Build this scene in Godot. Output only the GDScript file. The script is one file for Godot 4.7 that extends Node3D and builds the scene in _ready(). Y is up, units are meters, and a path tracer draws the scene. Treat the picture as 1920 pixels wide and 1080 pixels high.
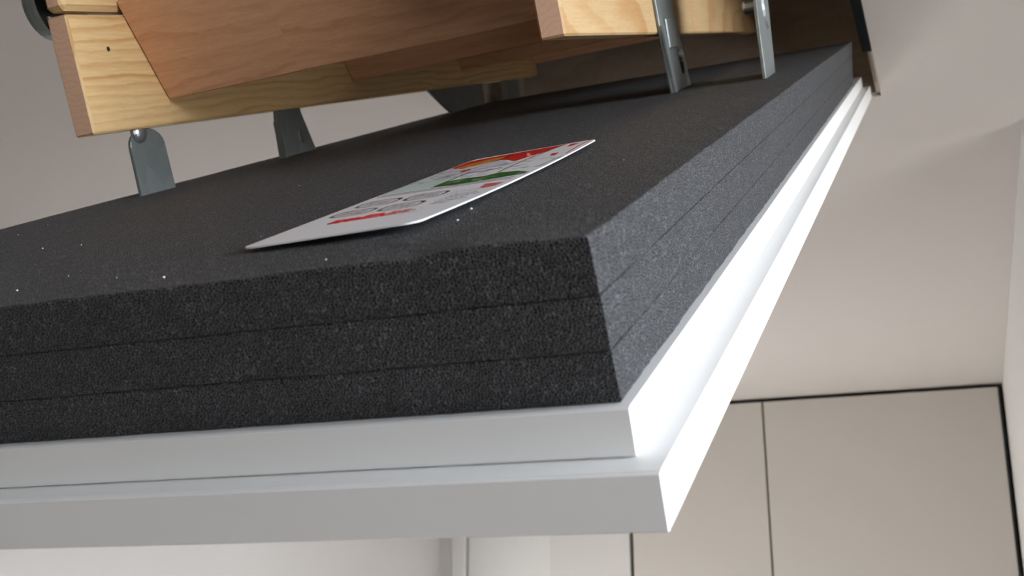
extends Node3D

# ---- measured layout (metres; the camera stands at x = 0, z = 0) ----
const EYE := 1.80
const CEILING := 2.50
const HIGH := 3.35           # of the part of the room by the window
const TILT := 0.475334          # the lid hangs 27.2 degrees below level
const LID_W := 0.5345
const LID_L := 1.46
const N1 := 0.01837             # top of outer panel
const N2 := 0.03407             # top of inner panel
const N3 := 0.08957             # top of foam
const WALL_RIGHT := 0.122
const FAR := -4.34

var M := {}
var rng := RandomNumberGenerator.new()
var ruffle := FastNoiseLite.new()


func _ready() -> void:
	rng.seed = 7
	# camera
	var cam := Camera3D.new()
	cam.name = "camera"
	cam.position = Vector3(0, EYE, 0)
	cam.rotation = Vector3(deg_to_rad(14.7136), deg_to_rad(21.3649), deg_to_rad(-0.4102))
	var lens := CameraAttributesPhysical.new()
	lens.frustum_focal_length = 24.0 / (2.0 * 540.0 / 2190.7)
	lens.frustum_focus_distance = 0.62
	lens.frustum_near = 0.02
	lens.frustum_far = 60.0
	lens.exposure_aperture = 28.0
	cam.attributes = lens
	add_child(cam)
	cam.current = true
	# daylight: an overcast sky that comes in through the window of the room on the right
	var e := Environment.new()
	e.background_mode = Environment.BG_SKY
	var sky := Sky.new()
	var sm := ProceduralSkyMaterial.new()
	sm.sky_top_color = Color(0.90, 0.945, 1.0)
	sm.sky_horizon_color = Color(0.95, 0.972, 1.0)
	sm.ground_bottom_color = Color(0.59, 0.585, 0.575)
	sm.ground_horizon_color = Color(0.71, 0.705, 0.69)
	sm.sky_energy_multiplier = 4.6
	sm.ground_energy_multiplier = 4.6
	sky.sky_material = sm
	e.sky = sky
	e.tonemap_mode = Environment.TONE_MAPPER_LINEAR
	e.tonemap_exposure = 0.63
	e.sdfgi_enabled = true
	e.ssao_enabled = true
	e.ssil_enabled = true
	var we := WorldEnvironment.new()
	we.name = "daylight"
	we.environment = e
	add_child(we)

	ruffle.seed = 3
	ruffle.noise_type = FastNoiseLite.TYPE_SIMPLEX_SMOOTH
	ruffle.frequency = 1.0
	materials()
	room()
	cupboard()
	hatch_box()
	hatch_lid()
	ladder()
	card()
	crumbs()


# ------------------------------------------------------------------ helpers
func tag(o: Node, label: String, category: String, group := "") -> Node:
	o.set_meta("label", label)
	o.set_meta("category", category)
	if group:
		o.set_meta("group", group)
	return o


func new_st() -> SurfaceTool:
	var st := SurfaceTool.new()
	st.begin(Mesh.PRIMITIVE_TRIANGLES)
	return st


func place(called: String, mesh: Mesh, m: Material, parent: Node = self) -> MeshInstance3D:
	var o := MeshInstance3D.new()
	o.name = called
	o.mesh = mesh
	if m:
		o.material_override = m
	o.cast_shadow = GeometryInstance3D.SHADOW_CASTING_SETTING_ON
	parent.add_child(o, true)
	return o


func build(called: String, st: SurfaceTool, m: Material, parent: Node = self) -> MeshInstance3D:
	return place(called, st.commit(), m, parent)


func structure(called: String, st: SurfaceTool, m: Material) -> MeshInstance3D:
	var o := build(called, st, m)
	o.set_meta("kind", "structure")
	return o


func thing(called: String, at: Transform3D, parent: Node = self) -> Node3D:
	var o := Node3D.new()
	o.name = called
	o.transform = at
	parent.add_child(o, true)
	return o


func poly(st: SurfaceTool, pts: Array, outward: Vector3, grain := 0, k := 1.0, shift := Vector2.ZERO) -> void:
	# a flat convex polygon, seen from the side that outward points to
	var n: Vector3 = (pts[2] - pts[0]).cross(pts[1] - pts[0]).normalized()
	var list := pts
	if n.dot(outward) < 0.0:
		list = pts.duplicate()
		list.reverse()
		n = -n
	var main := n.abs().max_axis_index()
	var other := 3 - grain - main if main != grain else (grain + 1) % 3
	var first := grain if main != grain else (grain + 2) % 3
	for i in range(1, list.size() - 1):
		for v in [list[0], list[i], list[i + 1]]:
			st.set_normal(n)
			st.set_uv(Vector2(v[first], v[other]) * k + shift)
			st.add_vertex(v)


func corner(lo: Vector3, hi: Vector3, s: Array, b: float, out: int) -> Vector3:
	var v := Vector3.ZERO
	for a in 3:
		var inset := 0.0 if a == out else b
		v[a] = hi[a] - inset if s[a] > 0 else lo[a] + inset
	return v


func block(st: SurfaceTool, lo: Vector3, hi: Vector3, b := 0.0, grain := 0, k := 1.0, shift := Vector2.ZERO, ends: SurfaceTool = null) -> void:
	# a box with chamfered edges; faces across the grain may go to another surface
	for a in 3:
		var u := (a + 1) % 3
		var w := (a + 2) % 3
		for s in [-1, 1]:
			var pts := []
			for q in [[-1, -1], [1, -1], [1, 1], [-1, 1]]:
				var sg := [0, 0, 0]
				sg[a] = s
				sg[u] = q[0]
				sg[w] = q[1]
				pts.append(corner(lo, hi, sg, b, a))
			var n := Vector3.ZERO
			n[a] = s
			poly(ends if ends and a == grain else st, pts, n, grain, k, shift)
		if b <= 0.0:
			continue
		for su in [-1, 1]:
			for sw in [-1, 1]:
				var pts := []
				for q in [[-1, u], [1, u], [1, w], [-1, w]]:
					var sg := [0, 0, 0]
					sg[a] = q[0]
					sg[u] = su
					sg[w] = sw
					pts.append(corner(lo, hi, sg, b, q[1]))
				var n := Vector3.ZERO
				n[u] = su
				n[w] = sw
				poly(st, pts, n, grain, k, shift)
	if b > 0.0:
		for sx in [-1, 1]:
			for sy in [-1, 1]:
				for sz in [-1, 1]:
					var pts := []
					for out in 3:
						pts.append(corner(lo, hi, [sx, sy, sz], b, out))
					poly(st, pts, Vector3(sx, sy, sz), grain, k, shift)


func box(lo: Vector3, hi: Vector3, b := 0.0) -> SurfaceTool:
	var st := new_st()
	block(st, lo, hi, b)
	return st


func plate(st: SurfaceTool, outline: Array, x0: float, x1: float) -> void:
	# a plate of sheet metal: an outline of Vector2(z, y), extruded from x0 to x1, with a tiny bevel
	var n := outline.size()
	var mid := Vector2.ZERO
	for p in outline:
		mid += p / n
	var b := minf(0.0006, (x1 - x0) * 0.3)
	var ring := func(x: float, shrink: float) -> Array:
		var r := []
		for p in outline:
			var d: Vector2 = p - mid
			var v: Vector2 = mid + d * (1.0 - shrink / maxf(d.length(), 0.001))
			r.append(Vector3(x, v.y, v.x))
		return r
	var rings: Array = [ring.call(x0, b), ring.call(x0 + b, 0.0), ring.call(x1 - b, 0.0), ring.call(x1, b)]
	var c := Vector3((x0 + x1) / 2, mid.y, mid.x)
	for k in 3:
		for i in n:
			var j := (i + 1) % n
			var q: Array = [rings[k][i], rings[k][j], rings[k + 1][j], rings[k + 1][i]]
			var away: Vector3 = (q[0] + q[1] + q[2] + q[3]) / 4.0 - c
			poly(st, q, away, 2)
	var idx := Geometry2D.triangulate_polygon(PackedVector2Array(outline))
	for k in range(0, idx.size(), 3):
		poly(st, [rings[0][idx[k]], rings[0][idx[k + 1]], rings[0][idx[k + 2]]], Vector3.LEFT, 2)
		poly(st, [rings[3][idx[k]], rings[3][idx[k + 1]], rings[3][idx[k + 2]]], Vector3.RIGHT, 2)


func lathe_x(st: SurfaceTool, c: Vector3, profile: Array, sides := 20, turn := 0.0) -> void:
	# profile of Vector2(x, radius), turned about the x axis through c
	for k in profile.size() - 1:
		var a: Vector2 = profile[k]
		var d: Vector2 = profile[k + 1]
		for i in sides:
			var t0 := TAU * i / sides + turn
			var t1 := TAU * (i + 1) / sides + turn
			var q := []
			for w in [[a, t0], [a, t1], [d, t1], [d, t0]]:
				q.append(c + Vector3(w[0].x, w[0].y * cos(w[1]), w[0].y * sin(w[1])))
			var tm := (t0 + t1) / 2
			var e := Vector2(d.y - a.y, -(d.x - a.x))
			var out := Vector3(-e.x if profile[0].x < profile[-1].x else e.x, 0, 0)
			out += Vector3(0, cos(tm), sin(tm)) * absf(d.x - a.x)
			if a.y < 1e-6:
				poly(st, [q[0], q[2], q[3]], out)
			elif d.y < 1e-6:
				poly(st, [q[0], q[1], q[2]], out)
			else:
				poly(st, q, out)


# ------------------------------------------------------------------ materials
func plain(color: Color, rough := 0.6, metal := 0.0, spec := 0.5) -> StandardMaterial3D:
	var m := StandardMaterial3D.new()
	m.albedo_color = color
	m.roughness = rough
	m.metallic = metal
	m.metallic_specular = spec
	return m


func noise_tex(type: int, freq: float, octaves: int, stops: Array, size := 512, seed_ := 1, cell := -1, normal := false) -> NoiseTexture2D:
	var f := FastNoiseLite.new()
	f.seed = seed_
	f.noise_type = type
	f.frequency = freq
	f.fractal_type = FastNoiseLite.FRACTAL_FBM if octaves > 1 else FastNoiseLite.FRACTAL_NONE
	f.fractal_octaves = octaves
	if cell >= 0:
		f.cellular_return_type = cell
		f.cellular_jitter = 1.0
	var t := NoiseTexture2D.new()
	t.noise = f
	t.width = size
	t.height = size
	t.seamless = true
	t.seamless_blend_skirt = 0.12 if size < 2048 else 0.006
	if stops.size():
		var g := Gradient.new()
		g.offsets = PackedFloat32Array(stops.map(func(s): return s[0]))
		g.colors = PackedColorArray(stops.map(func(s): return s[1]))
		t.color_ramp = g
	return t


func grey(v: float) -> Color:
	return Color(v, v, v)


func wood_tex(w: int, h: int, seed_: int, pale: Color, band: Color, rings: float, sway: float, arch: float) -> ImageTexture:
	# plain-sawn softwood: growth rings cut lengthwise, swaying along the grain, with fine pores
	var f := FastNoiseLite.new()
	f.seed = seed_
	f.frequency = 1.0
	var img := Image.create(w, h, false, Image.FORMAT_RGB8)
	for y in h:
		var v := float(y) / h
		for x in w:
			var u := float(x) / w
			var drift := f.get_noise_2d(u * 2.2 + 9.0, v * 1.1) * sway + f.get_noise_2d(u * 7.0, v * 3.0 + 4.0) * sway * 0.25
			var r := (v - 0.5 + drift) * rings
			r = sqrt(r * r + arch * arch * (u - 0.4) * (u - 0.4)) if arch > 0.0 else r + 50.0
			var s := r - floorf(r)
			var late := smoothstep(0.35, 0.9, s) * (1.0 - smoothstep(0.92, 1.0, s))
			late *= 0.55 + 0.6 * f.get_noise_2d(floorf(r) * 3.7 + 20.0, u * 1.5)
			var fibre := f.get_noise_2d(u * 60.0, v * 420.0) * 0.05 + f.get_noise_2d(u * 9.0, v * 40.0) * 0.05
			var c := pale.lerp(band, clampf(late, 0.0, 1.0))
			img.set_pixel(x, y, Color(c.r * (1.0 + fibre), c.g * (1.0 + fibre), c.b * (1.0 + fibre * 1.2)))
	img.generate_mipmaps()
	return ImageTexture.create_from_image(img)


func end_tex(seed_: int, pale: Color, band: Color) -> ImageTexture:
	var f := FastNoiseLite.new()
	f.seed = seed_
	f.frequency = 1.0
	var img := Image.create(128, 256, false, Image.FORMAT_RGB8)
	for y in 256:
		for x in 128:
			var d := Vector2(x - 190.0, y - 60.0).length() / 13.0 + f.get_noise_2d(x * 0.02, y * 0.02) * 0.7
			var s := d - floorf(d)
			var c := pale.lerp(band, 0.4 * smoothstep(0.4, 0.9, s) * (1.0 - smoothstep(0.93, 1.0, s)))
			c = c * (1.0 + 0.12 * f.get_noise_2d(x * 0.7, y * 0.7))
			img.set_pixel(x, y, c)
	img.generate_mipmaps()
	return ImageTexture.create_from_image(img)


func textured(t: Texture2D, rough := 0.6) -> StandardMaterial3D:
	var m := plain(Color.WHITE, rough)
	m.albedo_texture = t
	return m


func materials() -> void:
	# rolled wall paint: nearly even, with a faint orange-peel
	var peel := noise_tex(FastNoiseLite.TYPE_SIMPLEX_SMOOTH, 0.06, 3, [], 512, 5)
	M.ceiling = plain(Color(0.86, 0.834, 0.812), 0.9)
	M.wall = plain(Color(0.87, 0.86, 0.85), 0.9)
	for m in [M.ceiling, M.wall]:
		m.heightmap_enabled = true
		m.heightmap_texture = peel
		m.heightmap_scale = 0.02
		m.uv1_triplanar = true
		m.uv1_world_triplanar = true
		m.uv1_scale = Vector3.ONE * 4.0
	M.back = plain(Color(0.46, 0.42, 0.38), 0.85)   # taupe walls of the near part of the room
	M.floor = textured(wood_tex(512, 256, 31, Color(0.50, 0.455, 0.42), Color(0.43, 0.385, 0.35), 9.0, 0.06, 0.0), 0.5)
	M.lacquer = plain(Color(0.915, 0.915, 0.91), 0.42)
	M.band = plain(Color(0.925, 0.925, 0.92), 0.36)
	M.front = plain(Color(0.83, 0.81, 0.78), 0.5)
	M.front_seam = plain(Color(0.30, 0.32, 0.31), 0.7)
	M.frame_paint = plain(Color(0.9, 0.9, 0.89), 0.45)
	# cut polyethylene foam: pale torn cell walls round dark pits, about a millimetre across
	M.foam = plain(Color.WHITE, 0.6, 0.0, 0.36)
	var cell := FastNoiseLite.RETURN_DISTANCE2_SUB
	M.foam.albedo_texture = noise_tex(FastNoiseLite.TYPE_CELLULAR, 0.11, 1, [[0.0, Color(0.575, 0.585, 0.605)], [0.07, Color(0.36, 0.366, 0.38)], [0.17, Color(0.09, 0.092, 0.097)], [1.0, Color(0.02, 0.02, 0.024)]], 2048, 11, cell)
	M.foam.rim_enabled = true
	M.foam.rim = 0.04
	M.foam.rim_tint = 0.0
	M.foam.heightmap_enabled = true
	M.foam.heightmap_texture = noise_tex(FastNoiseLite.TYPE_CELLULAR, 0.11, 1, [[0.0, grey(1)], [0.18, grey(0.75)], [0.6, grey(0.15)], [1.0, grey(0)]], 2048, 11, cell)
	M.foam.heightmap_scale = 0.08
	M.foam.uv1_triplanar = true
	M.foam.uv1_scale = Vector3.ONE / 0.25
	# zinc plate
	M.zinc = plain(Color(0.55, 0.58, 0.58), 0.45, 0.6)
	M.zinc.albedo_texture = noise_tex(FastNoiseLite.TYPE_CELLULAR, 0.03, 1, [[0.0, grey(0.93)], [1.0, grey(1.0)]], 256, 8, FastNoiseLite.RETURN_CELL_VALUE)
	M.zinc.uv1_triplanar = true
	M.zinc.uv1_scale = Vector3.ONE * 12.0
	M.bolt = plain(Color(0.75, 0.76, 0.76), 0.28, 0.9)
	M.hole = plain(Color(0.03, 0.03, 0.03), 0.8)
	M.seal = plain(Color(0.02, 0.045, 0.055), 0.7, 0.0, 0.25)
	M.stringer = textured(wood_tex(1024, 128, 21, Color(0.815, 0.69, 0.50), Color(0.70, 0.52, 0.31), 13.0, 0.12, 0.0))
	M.stringer_arch = textured(wood_tex(1024, 128, 33, Color(0.75, 0.635, 0.47), Color(0.665, 0.485, 0.30), 5.0, 0.3, 11.0))
	M.tread = textured(wood_tex(512, 256, 44, Color(0.86, 0.66, 0.51), Color(0.80, 0.585, 0.435), 11.0, 0.16, 0.0))
	M.end = textured(end_tex(5, Color(0.86, 0.70, 0.59), Color(0.80, 0.63, 0.52)), 0.75)
	M.lining = textured(wood_tex(512, 128, 52, Color(0.72, 0.67, 0.61), Color(0.62, 0.57, 0.51), 5.0, 0.1, 0.0), 0.8)
	M.red = plain(Color(0.74, 0.03, 0.03), 0.55, 0.0, 0.3)
	M.crumb = plain(Color(0.9, 0.9, 0.88), 0.8)


# ------------------------------------------------------------------ the room
func room() -> void:
	var x0 := -2.014
	var x1 := 1.75
	var z0 := -5.0
	var z1 := 1.9
	# the opening in the ceiling
	var ox0 := -0.6265 - 0.0062
	var ox1 := -0.0778 + 0.0062
	var oz0 := -1.66 - 0.0062
	var oz1 := -0.165 + 0.0062
	var t := 0.22
	var st := new_st()
	for r in [[x0 - 0.1, ox0, z0 - 0.1, z1 + 0.1], [ox1, 0.42, z0 - 0.1, z1 + 0.1], [0.42, x1 + 0.1, z0 - 0.1, -1.84], [ox0, ox1, z0 - 0.1, oz0], [ox0, ox1, oz1, z1 + 0.1]]:
		block(st, Vector3(r[0], CEILING, r[2]), Vector3(r[1], CEILING + t, r[3]))
	# beside the window the ceiling is higher
	block(st, Vector3(0.32, HIGH, -1.96), Vector3(x1 + 0.2, HIGH + 0.2, z1 + 0.12))
	structure("ceiling", st, M.ceiling)
	var fl := new_st()
	block(fl, Vector3(x0 - 0.1, -0.1, z0 - 0.1), Vector3(x1 + 0.1, 0, z1 + 0.1), 0.0, 2, 1.2)
	structure("floor", fl, M.floor)
	# the left wall has a low window of its own
	var lw := new_st()
	var ly0 := 0.1
	var ly1 := 1.66
	var lz0 := -3.9
	var lz1 := -2.85
	block(lw, Vector3(x0 - 0.12, 0, z0 - 0.1), Vector3(x0, CEILING, lz0))
	block(lw, Vector3(x0 - 0.12, 0, lz1), Vector3(x0, CEILING, -1.5))
	structure("wall_near", box(Vector3(x0 - 0.12, 0, -1.5), Vector3(x0, CEILING, z1 + 0.1)), M.back)
	block(lw, Vector3(x0 - 0.12, 0, lz0), Vector3(x0, ly0, lz1))
	block(lw, Vector3(x0 - 0.12, ly1, lz0), Vector3(x0, CEILING, lz1))
	structure("wall_left", lw, M.wall)
	var lf := new_st()
	for r in [[ly0, ly0 + 0.05, lz0, lz1], [ly1 - 0.05, ly1, lz0, lz1], [ly0 + 0.05, ly1 - 0.05, lz0, lz0 + 0.05], [ly0 + 0.05, ly1 - 0.05, lz1 - 0.05, lz1]]:
		block(lf, Vector3(x0 - 0.1, r[0], r[2]), Vector3(x0 - 0.05, r[1], r[3]), 0.004)
	structure("window_2", lf, M.frame_paint)
	structure("wall_back", box(Vector3(x0, 0, z1), Vector3(x1, HIGH, z1 + 0.12)), M.back)
	structure("wall_upper", box(Vector3(0.32, CEILING + t, -1.84), Vector3(0.42, HIGH, z1)), M.wall)
	# the far wall: a nib beside the cupboard with a door, and the wall behind the cupboard
	var nib := new_st()
	block(nib, Vector3(x0, 0, z0), Vector3(-1.901, CEILING, FAR))
	block(nib, Vector3(-1.547, 0, z0), Vector3(-1.232, CEILING, FAR))
	block(nib, Vector3(-1.901, 2.04, z0), Vector3(-1.547, CEILING, FAR))
	block(nib, Vector3(-1.901, 0, z0), Vector3(-1.547, 2.04, z0 + 0.4))
	structure("wall_far", nib, M.wall)
	structure("wall_rear", box(Vector3(-1.232, 0, z0 - 0.1), Vector3(x1, CEILING, z0)), M.wall)
	# door in the nib
	structure("door_1", box(Vector3(-1.898, 0.006, FAR - 0.05), Vector3(-1.550, 2.035, FAR - 0.012), 0.002), M.frame_paint)
	var ca := new_st()
	block(ca, Vector3(-1.958, 0, FAR), Vector3(-1.899, 2.10, FAR + 0.014), 0.003)
	block(ca, Vector3(-1.958, 2.042, FAR), Vector3(-1.49, 2.10, FAR + 0.0135), 0.003)
	structure("trim_1", ca, M.frame_paint)
	# the right wall runs beside the cupboard and ends; the room opens to the right beyond its end
	structure("wall_right", box(Vector3(WALL_RIGHT, 0, z0), Vector3(WALL_RIGHT + 0.12, CEILING, -1.84), 0.002), M.wall)
	structure("wall_partition", box(Vector3(WALL_RIGHT + 0.12, 0, -1.96), Vector3(x1, HIGH, -1.84)), M.back)
	var wy0 := 1.0
	var wy1 := 2.78
	var wz0 := -0.95
	var wz1 := 0.85
	var we := new_st()
	block(we, Vector3(x1, 0, -1.96), Vector3(x1 + 0.2, HIGH, wz0))
	block(we, Vector3(x1, 0, wz1), Vector3(x1 + 0.2, HIGH, z1 + 0.1))
	block(we, Vector3(x1, 0, wz0), Vector3(x1 + 0.2, wy0, wz1))
	block(we, Vector3(x1, wy1, wz0), Vector3(x1 + 0.2, HIGH, wz1))
	structure("wall_window", we, M.back)
	var wf := new_st()
	for r in [[wy0, wy0 + 0.05, wz0, wz1], [wy1 - 0.05, wy1, wz0, wz1], [wy0 + 0.05, wy1 - 0.05, wz0, wz0 + 0.05], [wy0 + 0.05, wy1 - 0.05, wz1 - 0.05, wz1], [wy0 + 0.05, wy1 - 0.05, -0.08, -0.02]]:
		block(wf, Vector3(x1 + 0.08, r[0], r[2]), Vector3(x1 + 0.14, r[1], r[3]), 0.004)
	structure("window_1", wf, M.frame_paint)


func cupboard() -> void:
	var x0 := -1.2265
	var x1 := 0.116
	var top := CEILING - 0.006
	var o := thing("built_in_cupboard", Transform3D(Basis(), Vector3(0, 0, FAR)))
	tag(o, "tall plain beige built-in cupboard reaching the ceiling against the far wall", "cupboard")
	var carcass := new_st()
	block(carcass, Vector3(x0 + 0.006, 0.0, -0.6), Vector3(x1, top - 0.002, -0.034))
	build("carcass", carcass, M.front_seam, o)
	for d in [[-1.2165, -0.7085], [-0.7015, 0.1045]]:
		var dr := new_st()
		block(dr, Vector3(d[0], 0.08, -0.022), Vector3(d[1], top - 0.009, 0.0), 0.0012)
		build("door", dr, M.front, o)
	build("plinth", box(Vector3(x0 + 0.006, 0.0, -0.034), Vector3(x1, 0.07, -0.026)), M.front, o)


# ------------------------------------------------------------------ the hatch
func hatch_box() -> void:
	# the lining of the shaft above the opening, closed at the top by the dark loft
	var o := thing("hatch_box", Transform3D(Basis(), Vector3(0, CEILING, 0)))
	tag(o, "dark wooden lining box of the ceiling opening above the hatch lid", "hatch frame")
	var x0 := -0.6265
	var x1 := -0.0778
	var z0 := -1.66
	var z1 := -0.165
	var h := 0.55
	for r in [[x0 - 0.006, x0, z0, z1], [x1, x1 + 0.006, z0, z1], [x0 - 0.006, x1 + 0.006, z0 - 0.006, z0], [x0 - 0.006, x1 + 0.006, z1, z1 + 0.006]]:
		var st := new_st()
		block(st, Vector3(r[0], 0.004, r[2]), Vector3(r[1], h, r[3]), 0.0, 2 if r[0] + 0.1 > r[1] else 0, 2.0)
		build("side_board", st, M.lining, o)
	var c := new_st()
	block(c, Vector3(x0 - 0.006, h, z0 - 0.006), Vector3(x1 + 0.006, h + 0.02, z1 + 0.006), 0.0, 2, 2.0)
	build("loft_cover", c, M.lining, o)
	var s := new_st()
	block(s, Vector3(x1 - 0.0055, -0.005, -1.50), Vector3(x1 + 0.0068, -0.0002, z1), 0.001)
	var seal := build("seal", s, M.seal, o)
	seal.set_meta("label", "black rubber seal along the edge of the opening")
	var g := box(Vector3(x1 + 0.0043, -0.0018, -1.64), Vector3(x1 + 0.0068, -0.0002, -1.502))
	build("reveal_edge", g, M.lining, o)


func lid_xf() -> Transform3D:
	return Transform3D(Basis(Vector3.RIGHT, TILT), Vector3(-0.083377, EYE + 0.016961, -0.337103))


func lid_at(u: float, l: float, n: float) -> Vector3:   # u across to the left, l along to the hinge, n up: in the lid's own axes
	return Vector3(-u, n, -l)


func hatch_lid() -> void:
	var o := thing("loft_hatch", lid_xf())
	tag(o, "white loft hatch lid hanging open from the ceiling, topped with thick black foam", "hatch")
	var st := box(lid_at(LID_W, LID_L, 0), lid_at(0, 0.0019, N1), 0.0007)
	build("outer_panel", st, M.lacquer, o)
	build("edge_band", box(lid_at(LID_W, 0.0014, 0.0), lid_at(0.0, 0.0, N1), 0.0005), M.band, o)
	build("inner_panel", box(lid_at(LID_W - 0.0097, LID_L - 0.012, N1 + 0.0002), lid_at(0.0097, 0.0149, N2), 0.0007), M.lacquer, o)
	build("edge_band", box(lid_at(LID_W - 0.0099, 0.0148, N1 + 0.0003), lid_at(0.0097, 0.0133, N2), 0.0005), M.band, o)
	var lift := (N3 - N2) / 3.0
	for k in 3:
		foam_layer(o, N2 + lift * k, N2 + lift * (k + 1), k == 2, k)
	# hinge leaves at the far end
	for u in [0.06, LID_W - 0.06]:
		var hg := new_st()
		block(hg, lid_at(u + 0.02, LID_L - 0.010, N1), lid_at(u - 0.02, LID_L + 0.004, N1 + 0.004), 0.0008)
		build("hinge_leaf", hg, M.zinc, o)


func foam_side(f: float, n: float, far: bool) -> float:   # where the foam's right and left sides stand at height n
	return lerpf(LID_W - 0.0137, 0.5261, f) if far else lerpf(0.0137, 0.0084, f)


func foam_layer(lid: Node3D, n0: float, n1: float, topmost: bool, k: int) -> void:
	var na := 170
	var nb := 380
	var rows := [[n0 + 0.0001, 0.0005], [n0 + 0.0002, 0.0002], [n0 + 0.0006, 0.0], [lerpf(n0, n1, 0.3), 0.0], [lerpf(n0, n1, 0.5), 0.0], [lerpf(n0, n1, 0.7), 0.0], [n1 - 0.0006, 0.0], [n1 - 0.0002, 0.0002], [n1 - 0.0001, 0.0005]]
	if topmost:
		rows[-3] = [n1 - 0.0012, 0.0001]
		rows[-2] = [n1 - 0.0004, 0.0004]
		rows[-1] = [n1, 0.0012]
	var spot := func(a: float, b: float, n: float, inset: float) -> Vector3:
		var f := clampf((n - N2) / (N3 - N2), 0.0, 1.0)
		var u := lerpf(foam_side(f, n, false) + inset, foam_side(f, n, true) - inset, a)
		var l := lerpf(lerpf(0.0189, -0.0046, f) + inset, 1.2954 - inset, b)
		var seamy := 1.0 if topmost else 0.4
		# knife-cut edges wander a little, each layer its own way
		var w := Vector3(u * 28.0 + k * 11.0, l * 28.0, n * 40.0)
		var off := ruffle.get_noise_3dv(w) * 0.0006 + ruffle.get_noise_3dv(w * 7.0) * 0.00028
		var near_front := 1.0 - smoothstep(0.0, 0.03, b)
		var near_right := 1.0 - smoothstep(0.0, 0.05, a)
		l += off * near_front
		u += (ruffle.get_noise_3dv(w * 1.1 + Vector3(40, 3, 1)) * 0.0005 + ruffle.get_noise_3dv(w * 8.0) * 0.00028) * near_right
		var up := n
		if topmost and n > n1 - 0.004:
			up += ruffle.get_noise_2d(u * 9.0, l * 6.0) * 0.0005 + ruffle.get_noise_2d(u * 60.0, l * 60.0) * 0.00025
			# the front edge bulges beside a small nick
			up += near_front * (0.0010 * smoothstep(0.010, 0.030, u) * (1.0 - smoothstep(0.050, 0.058, u)) - 0.0007 * exp(-pow((u - 0.066) / 0.006, 2.0)))
			up += 0.0016 * exp(-pow((u - 0.035) / 0.008, 2.0) - pow((l - 0.52) / 0.05, 2.0)) * ruffle.get_noise_2d(u * 180.0, l * 50.0)
		return Vector3(-u, up, -l)
	var st := SurfaceTool.new()
	var whole := new_st()
	var finish := func() -> void:
		st.index()
		st.generate_normals()
		whole.append_from(st.commit(), 0, Transform3D())
	var quad := func(p: Array, out: Vector3) -> void:
		var n: Vector3 = (p[2] - p[0]).cross(p[1] - p[0])
		var q := p if n.dot(out) >= 0.0 else [p[3], p[2], p[1], p[0]]
		for i in [0, 1, 2, 0, 2, 3]:
			st.add_vertex(q[i])
	var skirt := func(count: int, at: Callable, out: Vector3) -> void:
		st.begin(Mesh.PRIMITIVE_TRIANGLES)   # each side on its own, so that the corners stay sharp
		st.set_smooth_group(0)
		var last: Array = []
		for i in count + 1:
			var col := []
			for r in rows:
				var xy: Vector2 = at.call(float(i) / count)
				col.append(spot.call(xy.x, xy.y, r[0], r[1]))
			if i:
				for j in rows.size() - 1:
					quad.call([last[j], col[j], col[j + 1], last[j + 1]], out)
			last = col
		finish.call()
	skirt.call(na, func(t: float) -> Vector2: return Vector2(t, 0), Vector3.BACK)
	skirt.call(na / 4, func(t: float) -> Vector2: return Vector2(t, 1), Vector3.FORWARD)
	skirt.call(nb, func(t: float) -> Vector2: return Vector2(0, t), Vector3.RIGHT)
	skirt.call(nb / 4, func(t: float) -> Vector2: return Vector2(1, t), Vector3.LEFT)
	st.begin(Mesh.PRIMITIVE_TRIANGLES)
	st.set_smooth_group(0)
	var ta := na if topmost else 8
	var tb := nb / 2 if topmost else 8
	var r: Array = rows[-1]
	var prev: Array = []
	for j in tb + 1:
		var line := []
		for i in ta + 1:
			line.append(spot.call(float(i) / ta, pow(float(j) / tb, 1.4), r[0], r[1]))
		if j:
			for i in ta:
				quad.call([prev[i], prev[i + 1], line[i + 1], line[i]], Vector3.UP)
		prev = line
	finish.call()
	build("foam_layer", whole, M.foam, lid)


# ------------------------------------------------------------------ the ladder
const TS := 0.01723      # stringer thickness
const LW := 0.37415      # outer width
const HS := 0.08608      # stringer height
const LL := 1.132        # length of a section


func ladder_xf() -> Transform3D:
	# axes of the folded ladder in the lid's u, l, n: it lies a little askew on its brackets
	var mu := Vector3(0.999387, -0.026460, -0.022902)
	var ml := Vector3(0.025852, 0.999315, -0.026467)
	var mn := Vector3(0.023587, 0.025859, 0.999387)
	var flip := func(v: Vector3) -> Vector3: return Vector3(-v.x, v.z, -v.y)
	var b := Basis(-flip.call(mu), flip.call(mn), -flip.call(ml)).orthonormalized()
	return lid_xf() * Transform3D(b, Vector3(-0.124314, 0.149660, -0.401902))


func stringer(o: Node3D, u: float, n0: float, n1: float, l0: float, l1: float, m: Material, round_: float, shift: Vector2) -> void:
	var side := new_st()
	var ends := new_st()
	block(side, Vector3(-u - TS, n0, -l1), Vector3(-u, n1, -l0), round_, 2, 1.0, shift, ends)
	# the wood runs along the piece: 1.2 m and 0.12 m of it make up one print
	var mesh := ArrayMesh.new()
	side.commit(mesh)
	ends.commit(mesh)
	var s := place("stringer", mesh, null, o)
	mesh.surface_set_material(0, m)
	mesh.surface_set_material(1, M.end)


func bolt(parent: Node3D, called: String, at: Vector3, r: float, long: float, m: Material, sides := 18) -> void:
	var st := new_st()
	var p := [Vector2(0, 0)]
	for i in 6:
		var a := (PI / 2) * i / 5.0
		p.append(Vector2(r * 0.55 * (1.0 - cos(a)) * signf(long), r * sin(a)))
	p.append(Vector2(long, r))
	p.append(Vector2(long, 0))
	lathe_x(st, at, p, sides)
	build(called, st, m, parent)


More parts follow.
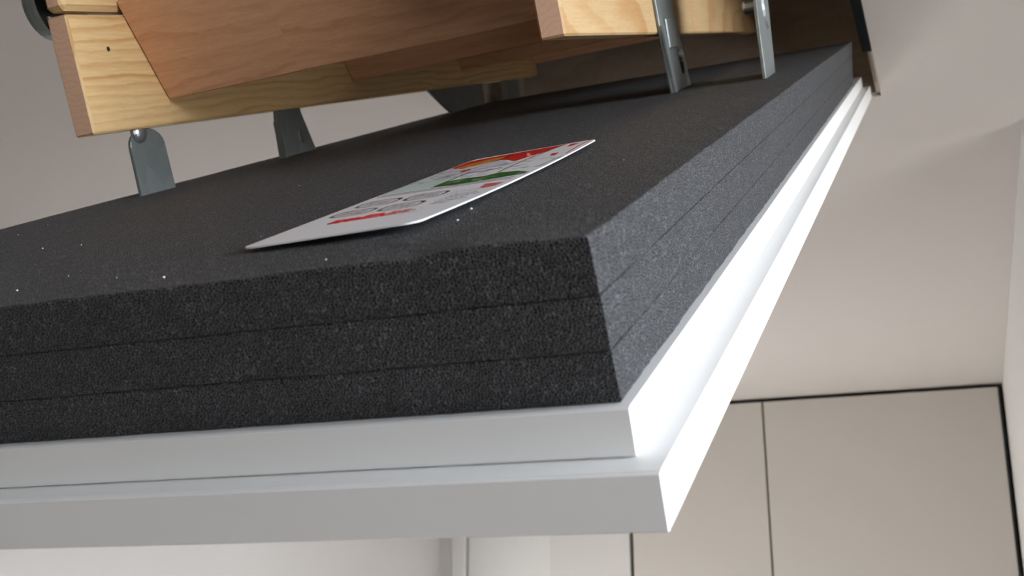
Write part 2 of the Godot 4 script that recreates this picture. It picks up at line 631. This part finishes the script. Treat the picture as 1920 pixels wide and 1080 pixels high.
func ladder() -> void:
	M.stringer.uv1_scale = Vector3(1.0 / 1.2, 1.0 / 0.1, 1)
	M.stringer_arch.uv1_scale = Vector3(1.0 / 1.2, 1.0 / 0.1, 1)
	M.tread.uv1_scale = Vector3(1.0 / 0.6, 1.0 / 0.16, 1)
	M.end.uv1_scale = Vector3(1.0 / 0.045, 1.0 / 0.09, 1)
	var o := thing("loft_ladder", ladder_xf())
	tag(o, "folded pine loft ladder resting on steel brackets above the black foam", "ladder")
	var ui := LW - TS
	# bottom section
	stringer(o, 0, 0, HS, 0, LL, M.stringer_arch, 0.0015, Vector2(0.31, 0.05))
	stringer(o, ui, 0, HS, 0, LL, M.stringer, 0.0015, Vector2(0.1, 0.02))
	# the second section lies folded on it
	for u in [0.0, ui]:
		stringer(o, u, HS + 0.003, HS * 2 + 0.003, 0, LL, M.stringer, 0.004, Vector2(0.4, 0.035 + u * 0.1))
	for k in 4:
		tread(o, 0.1004 + 0.3398 * k, 0.019, true, k)
	for k in 3:
		tread(o, 0.42 + 0.26 * k, HS + 0.03, false, k + 5)
	# nail in the left stringer
	bolt(o, "nail_head", Vector3(-ui + 0.0009, 0.0607, -0.0389), 0.0019, -0.0015, M.hole, 10)
	# hinge on the outside of the left stringers, where the sections fold
	var hinge := new_st()
	var dome := [Vector2(-0.018, 0.0), Vector2(-0.0178, 0.014), Vector2(-0.0165, 0.021), Vector2(-0.0135, 0.0255), Vector2(-0.009, 0.0275), Vector2(-0.003, 0.0285), Vector2(0.0, 0.0285)]
	lathe_x(hinge, Vector3(-LW, 0.0985, -0.021), dome, 32)
	var hp := build("section_hinge", hinge, M.zinc, o)
	hp.set_meta("label", "rounded steel hinge joining two ladder sections")
	var leaf := new_st()
	plate(leaf, [Vector2(-0.004, 0.088), Vector2(-0.006, 0.066), Vector2(-0.016, 0.058), Vector2(-0.028, 0.06), Vector2(-0.04, 0.088)], -LW - 0.0028, -LW)
	build("hinge_leaf", leaf, M.zinc, hp)
	brackets(o)


func tread(o: Node3D, l: float, n: float, leaning_out: bool, k: int) -> void:
	var st := new_st()
	var ends := new_st()
	var half := (LW - 2 * TS) / 2 - 0.0002
	block(st, Vector3(-half, 0, -0.02), Vector3(half, 0.086, 0), 0.0012, 0, 1.0, Vector2(0.17 * k + 0.05, 0.03 * k), ends)
	var mesh := st.commit()
	ends.commit(mesh)
	var t := place("step", mesh, null, o)
	mesh.surface_set_material(0, M.tread)
	mesh.surface_set_material(1, M.end)
	t.transform = Transform3D(Basis(Vector3.RIGHT, 0.4795 if leaning_out else -0.4795), Vector3(-LW / 2, n, -l))


func sheet(called: String, o: Node3D, outline: Array, x0: float, x1: float) -> MeshInstance3D:
	var st := new_st()
	var pts := outline.map(func(p: Array) -> Vector2: return Vector2(-p[0], p[1]))
	plate(st, pts, x0, x1)
	return build(called, st, M.zinc, o)


func brackets(o: Node3D) -> void:
	var xl := -LW + TS / 2
	# left row, seen in the gap under the stringer; each stands in the foam
	var tongue := []
	for i in 11:
		var a := PI * i / 10.0
		tongue.append([0.0702 + 0.0223 * cos(a), -0.013 + 0.0135 * sin(a)])
	tongue.append([0.0470, -0.056])
	tongue.append([0.0930, -0.056])
	var b := sheet("bracket", o, tongue, xl - 0.0015, xl + 0.0015)
	bolt(b, "bolt", Vector3(xl + 0.0072, -0.0022, -0.0600), 0.0088, -0.0062, M.bolt)
	b = sheet("bracket", o, [[0.2775, 0.0005], [0.3265, 0.0005], [0.3265, -0.004], [0.3440, -0.049], [0.2695, -0.049], [0.2735, -0.012]], xl - 0.0015, xl + 0.0015)
	var slot := new_st()
	var ring := []
	for i in 12:
		var a := TAU * i / 12.0
		ring.append(Vector2(-0.316 + 0.0042 * cos(a), -0.0275 + 0.0065 * sin(a)))
	plate(slot, ring, xl + 0.0012, xl + 0.0022)
	build("slot_screw", slot, M.bolt, b)
	var lip := new_st()
	plate(lip, [Vector2(-0.2705, -0.010), Vector2(-0.2735, -0.010), Vector2(-0.2725, -0.049), Vector2(-0.2695, -0.049)], xl, xl + 0.007)
	build("flange", lip, M.zinc, b)
	b = sheet("bracket", o, [[0.664, 0.0005], [0.874, 0.0005], [0.872, -0.04], [0.752, -0.042]], xl - 0.0015, xl + 0.0015)
	b = sheet("bracket", o, [[0.966, 0.0005], [1.047, 0.0005], [1.036, -0.038], [0.960, -0.038]], xl - 0.0015, xl + 0.0015)
	var lip2 := new_st()
	plate(lip2, [Vector2(-0.964, 0.0), Vector2(-0.970, 0.0), Vector2(-0.966, -0.036), Vector2(-0.960, -0.036)], xl, xl + 0.008)
	build("flange", lip2, M.zinc, b)
	# right row: a cranked bracket on the outer face of the stringer
	b = sheet("bracket", o, [[0.299, 0.06], [0.378, 0.06], [0.3830, 0.024], [0.394, -0.002], [0.414, -0.056], [0.312, -0.056], [0.303, -0.002]], 0.0005, 0.0032)
	var rib := new_st()
	block(rib, Vector3(0.0030, -0.014, -0.365), Vector3(0.0052, 0.013, -0.325), 0.0012)
	build("pressed_rib", rib, M.zinc, b)
	var edge := new_st()
	plate(edge, [Vector2(-0.301, 0.006), Vector2(-0.313, 0.006), Vector2(-0.325, -0.055), Vector2(-0.312, -0.055)], 0.0030, 0.0056)
	build("flange", edge, M.zinc, b)
	bolt(b, "bolt", Vector3(0.0072, -0.0200, -0.374), 0.0058, -0.0042, M.bolt)
	var hole := new_st()
	plate(hole, [Vector2(-0.370, -0.026), Vector2(-0.389, -0.026), Vector2(-0.387, -0.036), Vector2(-0.380, -0.038), Vector2(-0.374, -0.036)], 0.0030, 0.0036)
	build("slot", hole, M.hole, b)
	# the operating lever beside it, between the ladder and the edge of the lid
	var lever := sheet("operating_lever", o, [[0.296, -0.0615], [0.3765, -0.0615], [0.405, -0.01], [0.424, 0.03], [0.424, 0.14], [0.326, 0.14], [0.318, 0.02], [0.303, -0.02]], 0.0820, 0.0850)
	lever.set_meta("label", "flat steel lever between the ladder and the edge of the lid")
	bolt(lever, "bolt", Vector3(0.0700, 0.0076, -0.331), 0.0060, 0.0125, M.bolt)
	var boss := new_st()
	lathe_x(boss, Vector3(0.0848, 0.0062, -0.372), [Vector2(0, 0.020), Vector2(0.0022, 0.018), Vector2(0.0026, 0.011), Vector2(0.0012, 0.0)], 22)
	build("pressed_dish", boss, M.zinc, lever)


# ------------------------------------------------------------------ the printed card on the foam
func fill(img: Image, pts: Array, c: Color) -> void:
	var h := img.get_height()
	var w := img.get_width()
	var p := pts.map(func(q: Array) -> Vector2: return Vector2((q[0] - 0.1) / 0.9 * w, (1.0 - (q[1] + 0.025) / 0.965) * h))
	var lo := h
	var hi := 0
	for q in p:
		lo = mini(lo, int(q.y))
		hi = maxi(hi, int(q.y) + 1)
	for y in range(maxi(lo, 0), mini(hi + 1, h)):
		var xs := []
		for i in p.size():
			var a: Vector2 = p[i]
			var b: Vector2 = p[(i + 1) % p.size()]
			if (a.y <= y + 0.5) != (b.y <= y + 0.5):
				xs.append(lerpf(a.x, b.x, (y + 0.5 - a.y) / (b.y - a.y)))
		xs.sort()
		for i in range(0, xs.size() - 1, 2):
			img.fill_rect(Rect2i(int(xs[i]), y, maxi(int(xs[i + 1]) - int(xs[i]), 1), 1), c)


func stroke(img: Image, pts: Array, thick: int, c: Color) -> void:
	var h := img.get_height()
	var w := img.get_width()
	for i in pts.size() - 1:
		var a := Vector2((pts[i][0] - 0.1) / 0.9 * w, (1.0 - (pts[i][1] + 0.025) / 0.965) * h)
		var b := Vector2((pts[i + 1][0] - 0.1) / 0.9 * w, (1.0 - (pts[i + 1][1] + 0.025) / 0.965) * h)
		var n := int(a.distance_to(b)) + 1
		for k in n + 1:
			var q := a.lerp(b, float(k) / n)
			img.fill_rect(Rect2i(int(q.x) - thick / 2, int(q.y) - thick / 2, thick, thick), c)


func scribble(img: Image, s0: float, s1: float, t: float, tall: float, c: Color, thick := 3) -> void:
	# a line of print too small to read
	var s := s0
	while s < s1:
		var e := minf(s + rng.randf_range(0.006, 0.016), s1)
		stroke(img, [[s, t + rng.randf_range(0, tall)], [e, t + rng.randf_range(0, tall)]], thick, c)
		s = e + rng.randf_range(0.002, 0.012)


func bubble(img: Image, s0: float, s1: float, t0: float, t1: float, c: Color) -> void:
	var pts := []
	for i in 41:
		var a := TAU * i / 40.0
		var x := signf(cos(a)) * pow(absf(cos(a)), 0.7)
		var y := signf(sin(a)) * pow(absf(sin(a)), 0.7)
		pts.append([(s0 + s1) / 2 + (s1 - s0) / 2 * x, (t0 + t1) / 2 + (t1 - t0) / 2 * y])
	stroke(img, pts, 9, c)
	for k in 4:
		var t := lerpf(t0, t1, 0.22 + 0.17 * k)
		scribble(img, s0 + 0.035, s1 - 0.04, t, 0.005, Color(0.12, 0.12, 0.16) if k != 2 else Color(0.5, 0.25, 0.28), 6)


func card() -> void:
	var img := Image.create(448, 1536, false, Image.FORMAT_RGB8)
	img.fill(Color(0.93, 0.93, 0.94))
	var black := Color(0.08, 0.08, 0.1)
	var red := Color(0.80, 0.09, 0.06)
	var green := Color(0.03, 0.38, 0.10)
	var slate := Color(0.33, 0.36, 0.42)
	# the cut-away house at the far end
	fill(img, [[0.118, 0.448], [0.105, 0.70], [0.235, 0.728], [0.431, 0.573], [0.392, 0.463]], Color(0.78, 0.86, 0.84))
	fill(img, [[0.11, 0.56], [0.11, 0.88], [0.2, 0.90], [0.5, 0.80], [0.62, 0.70], [0.4, 0.62], [0.25, 0.66]], Color(0.84, 0.82, 0.86))
	fill(img, [[0.11, 0.80], [0.115, 0.905], [0.3, 0.92], [0.52, 0.925], [0.80, 0.93], [0.74, 0.86], [0.62, 0.74], [0.50, 0.80], [0.38, 0.83], [0.24, 0.75]], red)
	fill(img, [[0.15, 0.76], [0.2, 0.83], [0.3, 0.88], [0.39, 0.89], [0.43, 0.84], [0.3, 0.77]], Color(0.80, 0.52, 0.12))
	stroke(img, [[0.43, 0.89], [0.44, 0.835], [0.40, 0.80]], 12, Color(0.2, 0.12, 0.1))
	stroke(img, [[0.43, 0.86], [0.39, 0.78], [0.36, 0.72], [0.34, 0.70]], 6, red)
	fill(img, [[0.30, 0.69], [0.335, 0.72], [0.37, 0.70], [0.35, 0.67]], red)
	fill(img, [[0.845, 0.874], [0.83, 0.92], [0.898, 0.912], [0.883, 0.877]], red)
	fill(img, [[0.851, 0.743], [0.831, 0.783], [0.884, 0.776], [0.892, 0.734]], red)
	stroke(img, [[0.953, 0.94], [0.941, 0.856], [0.96, 0.743]], 7, red)
	for k in 5:
		stroke(img, [[0.56 + 0.03 * k, 0.88 - 0.03 * k], [0.62 + 0.04 * k, 0.84 - 0.03 * k]], 5, Color(0.95, 0.75, 0.72))
	# garden
	fill(img, [[0.415, 0.46], [0.409, 0.53], [0.515, 0.548], [0.649, 0.535], [0.72, 0.563], [0.859, 0.541], [0.979, 0.494], [0.94, 0.476], [0.844, 0.468], [0.683, 0.456], [0.568, 0.453]], green)
	for k in 26:
		var s := rng.randf_range(0.43, 0.93)
		var t := rng.randf_range(0.462, 0.535)
		stroke(img, [[s, t], [s + rng.randf_range(0.02, 0.07), t + rng.randf_range(-0.012, 0.012)]], rng.randi_range(4, 8), [Color(0.6, 0.78, 0.6), Color(0.02, 0.22, 0.08), Color(0.12, 0.5, 0.16), Color(0.86, 0.9, 0.86)][k % 4])
	stroke(img, [[0.415, 0.46], [0.419, 0.551], [0.412, 0.659]], 9, green)
	stroke(img, [[0.701, 0.575], [0.693, 0.661], [0.702, 0.74], [0.74, 0.86]], 8, Color(0.35, 0.12, 0.12))
	stroke(img, [[0.429, 0.635], [0.539, 0.629], [0.624, 0.649]], 14, slate)
	stroke(img, [[0.939, 0.573], [0.953, 0.607], [0.972, 0.696]], 6, slate)
	for k in 60:
		var s := rng.randf_range(0.12, 0.93)
		var t := rng.randf_range(0.565, 0.72)
		stroke(img, [[s, t], [s + rng.randf_range(0.02, 0.09), t + rng.randf_range(-0.012, 0.022)]], rng.randi_range(4, 8), [slate, Color(0.5, 0.52, 0.56), Color(0.62, 0.5, 0.52), Color(0.28, 0.42, 0.36)][k % 4])
	for k in 12:
		var s := rng.randf_range(0.12, 0.4)
		stroke(img, [[s, 0.50 + 0.015 * k], [s + 0.08, 0.505 + 0.015 * k]], 3, Color(0.25, 0.45, 0.38))
	stroke(img, [[0.112, 0.43], [0.108, 0.62], [0.112, 0.82]], 3, green)
	# dashed double rule and the round-cornered notes
	for y in [0.418, 0.436]:
		var s := 0.15
		while s < 0.9:
			stroke(img, [[s, y + (s - 0.15) * 0.02], [s + 0.035, y + (s - 0.115) * 0.02]], 11, black)
			s += 0.046
	bubble(img, 0.176, 0.397, 0.198, 0.262, black)
	bubble(img, 0.172, 0.391, 0.292, 0.366, black)
	bubble(img, 0.449, 0.662, 0.198, 0.268, black)
	bubble(img, 0.444, 0.660, 0.302, 0.375, black)
	for k in 5:
		scribble(img, 0.76, 0.76 + [0.1, 0.16, 0.13, 0.18, 0.15][k], 0.196 + 0.022 * k, 0.008, Color(0.1, 0.1, 0.12), 6)
	for k in 4:
		scribble(img, 0.70, 0.88, 0.30 + 0.014 * k, 0.006, Color(0.5, 0.48, 0.54))
	fill(img, [[0.845, 0.349], [0.823, 0.397], [0.943, 0.385], [0.938, 0.345], [0.886, 0.333]], red)
	for k in 3:
		scribble(img, 0.83, 0.93, 0.348 + 0.013 * k, 0.008, Color(0.95, 0.8, 0.78))
	stroke(img, [[0.33, 0.117], [0.78, 0.130]], 6, Color(0.25, 0.05, 0.05))
	img.generate_mipmaps()
	var print_ := textured(ImageTexture.create_from_image(img), 0.35)

	var wide := 0.0707
	var long := 0.2384
	var o := thing("printed_card", lid_xf() * Transform3D(Basis(), Vector3(-0.0825 - wide / 2, N3 + 0.0006, -0.0473 - long / 2)))
	tag(o, "white plastic card printed with red lettering and a coloured house, lying on the foam", "card")
	# rounded outline
	var ring := []
	var r := 0.006
	for q in [[1, 1, 0.0], [-1, 1, 90.0], [-1, -1, 180.0], [1, -1, 270.0]]:
		for i in 9:
			var a := deg_to_rad(q[2] + 90.0 * i / 8.0)
			ring.append(Vector2(q[0] * (wide / 2 - r) + r * cos(a), q[1] * (long / 2 - r) + r * sin(a)))
	var bend := func(p: Vector2) -> float:   # the card is slightly bowed along its length
		return 0.0010 + 0.0014 * pow(p.y / (long / 2), 2.0) * (0.5 + p.x / wide)
	var top := new_st()
	var side := new_st()
	var steps := 24
	# strips across the length keep the bow smooth
	for k in steps:
		var y0 := lerpf(-long / 2, long / 2, float(k) / steps)
		var y1 := lerpf(-long / 2, long / 2, float(k + 1) / steps)
		var strip := Geometry2D.intersect_polygons(PackedVector2Array(ring), PackedVector2Array([Vector2(-1, y0), Vector2(1, y0), Vector2(1, y1), Vector2(-1, y1)]))
		if strip.is_empty():
			continue
		var s := strip[0]
		for i in range(1, s.size() - 1):
			var tri := [s[0], s[i], s[i + 1]]
			if absf((s[i] - s[0]).cross(s[i + 1] - s[0])) < 1e-9:
				continue
			var face := []
			for p in tri:
				face.append(Vector3(p.x, bend.call(p) + 0.0006, p.y))
			var nn: Vector3 = (face[2] - face[0]).cross(face[1] - face[0])
			var order := [0, 1, 2] if nn.y > 0 else [2, 1, 0]
			for w in order:
				top.set_uv(Vector2(face[w].x / wide + 0.5, face[w].z / long + 0.5))
				top.add_vertex(face[w])
			poly(side, face.map(func(v: Vector3) -> Vector3: return v - Vector3(0, 0.0006, 0)), Vector3.DOWN)
	top.generate_normals()
	for i in ring.size():
		var a: Vector2 = ring[i]
		var b: Vector2 = ring[(i + 1) % ring.size()]
		for part in 8:
			var p := a.lerp(b, part / 8.0)
			var q := a.lerp(b, (part + 1) / 8.0)
			var hp: float = bend.call(p)
			var hq: float = bend.call(q)
			poly(side, [Vector3(p.x, hp, p.y), Vector3(q.x, hq, q.y), Vector3(q.x, hq + 0.0006, q.y), Vector3(p.x, hp + 0.0006, p.y)], Vector3(p.x, 0, p.y))
	build("printed_face", top, print_, o)
	build("card_edge", side, M.band, o)
	var tm := TextMesh.new()
	var font := SystemFont.new()
	font.font_names = PackedStringArray(["Droid Sans"])
	font.font_weight = 900
	font.font_italic = true
	tm.font = font
	tm.text = "wellhöfer"
	tm.font_size = 64
	tm.depth = 0.0
	tm.pixel_size = 0.001
	var box_ := tm.get_aabb()
	var k := 0.0375 / box_.size.x
	tm.depth = 0.0001 / k
	var text := place("lettering", tm, M.red, o)
	var b := Basis(Vector3(k, 0, 0), Vector3(0.42 * k, 0, -1.75 * k), Vector3(0, k, 0))
	var sx := 0.555
	var ty := 0.141
	var px := ((sx - 0.1) / 0.9 - 0.5) * wide
	var pz := (0.5 - (ty + 0.025) / 0.965) * long
	text.transform = Transform3D(Basis(Vector3.UP, 0.06) * b, Vector3(px, bend.call(Vector2(px, pz)) + 0.00067, pz))
	text.set_meta("label", "bold red slanting lettering")
	var bolder := place("lettering", tm, M.red, o)   # a second impression beside it makes the strokes bolder
	bolder.transform = text.transform.translated(Vector3(0.0004, 0.00001, 0.0))


func crumbs() -> void:
	# white plaster crumbs scattered on the foam
	var st := new_st()
	for i in 46:
		var u := rng.randf_range(0.02, 0.5)
		var l := 0.004 + 0.42 * pow(rng.randf(), 1.8)
		var s := 0.00016 + 0.0003 * pow(rng.randf(), 3.0)
		if u > 0.08 and u < 0.16 and l > 0.04 and l < 0.29:
			continue
		var c := lid_at(u, l, N3 + s * 0.5)
		block(st, c - Vector3(s, s, s * 1.3), c + Vector3(s, s, s * 0.9), s * 0.4)
	var o := build("plaster_crumbs", st, M.crumb)
	o.transform = lid_xf()
	o.set_meta("kind", "stuff")
	tag(o, "tiny white crumbs scattered over the black foam near its front edge", "crumbs")
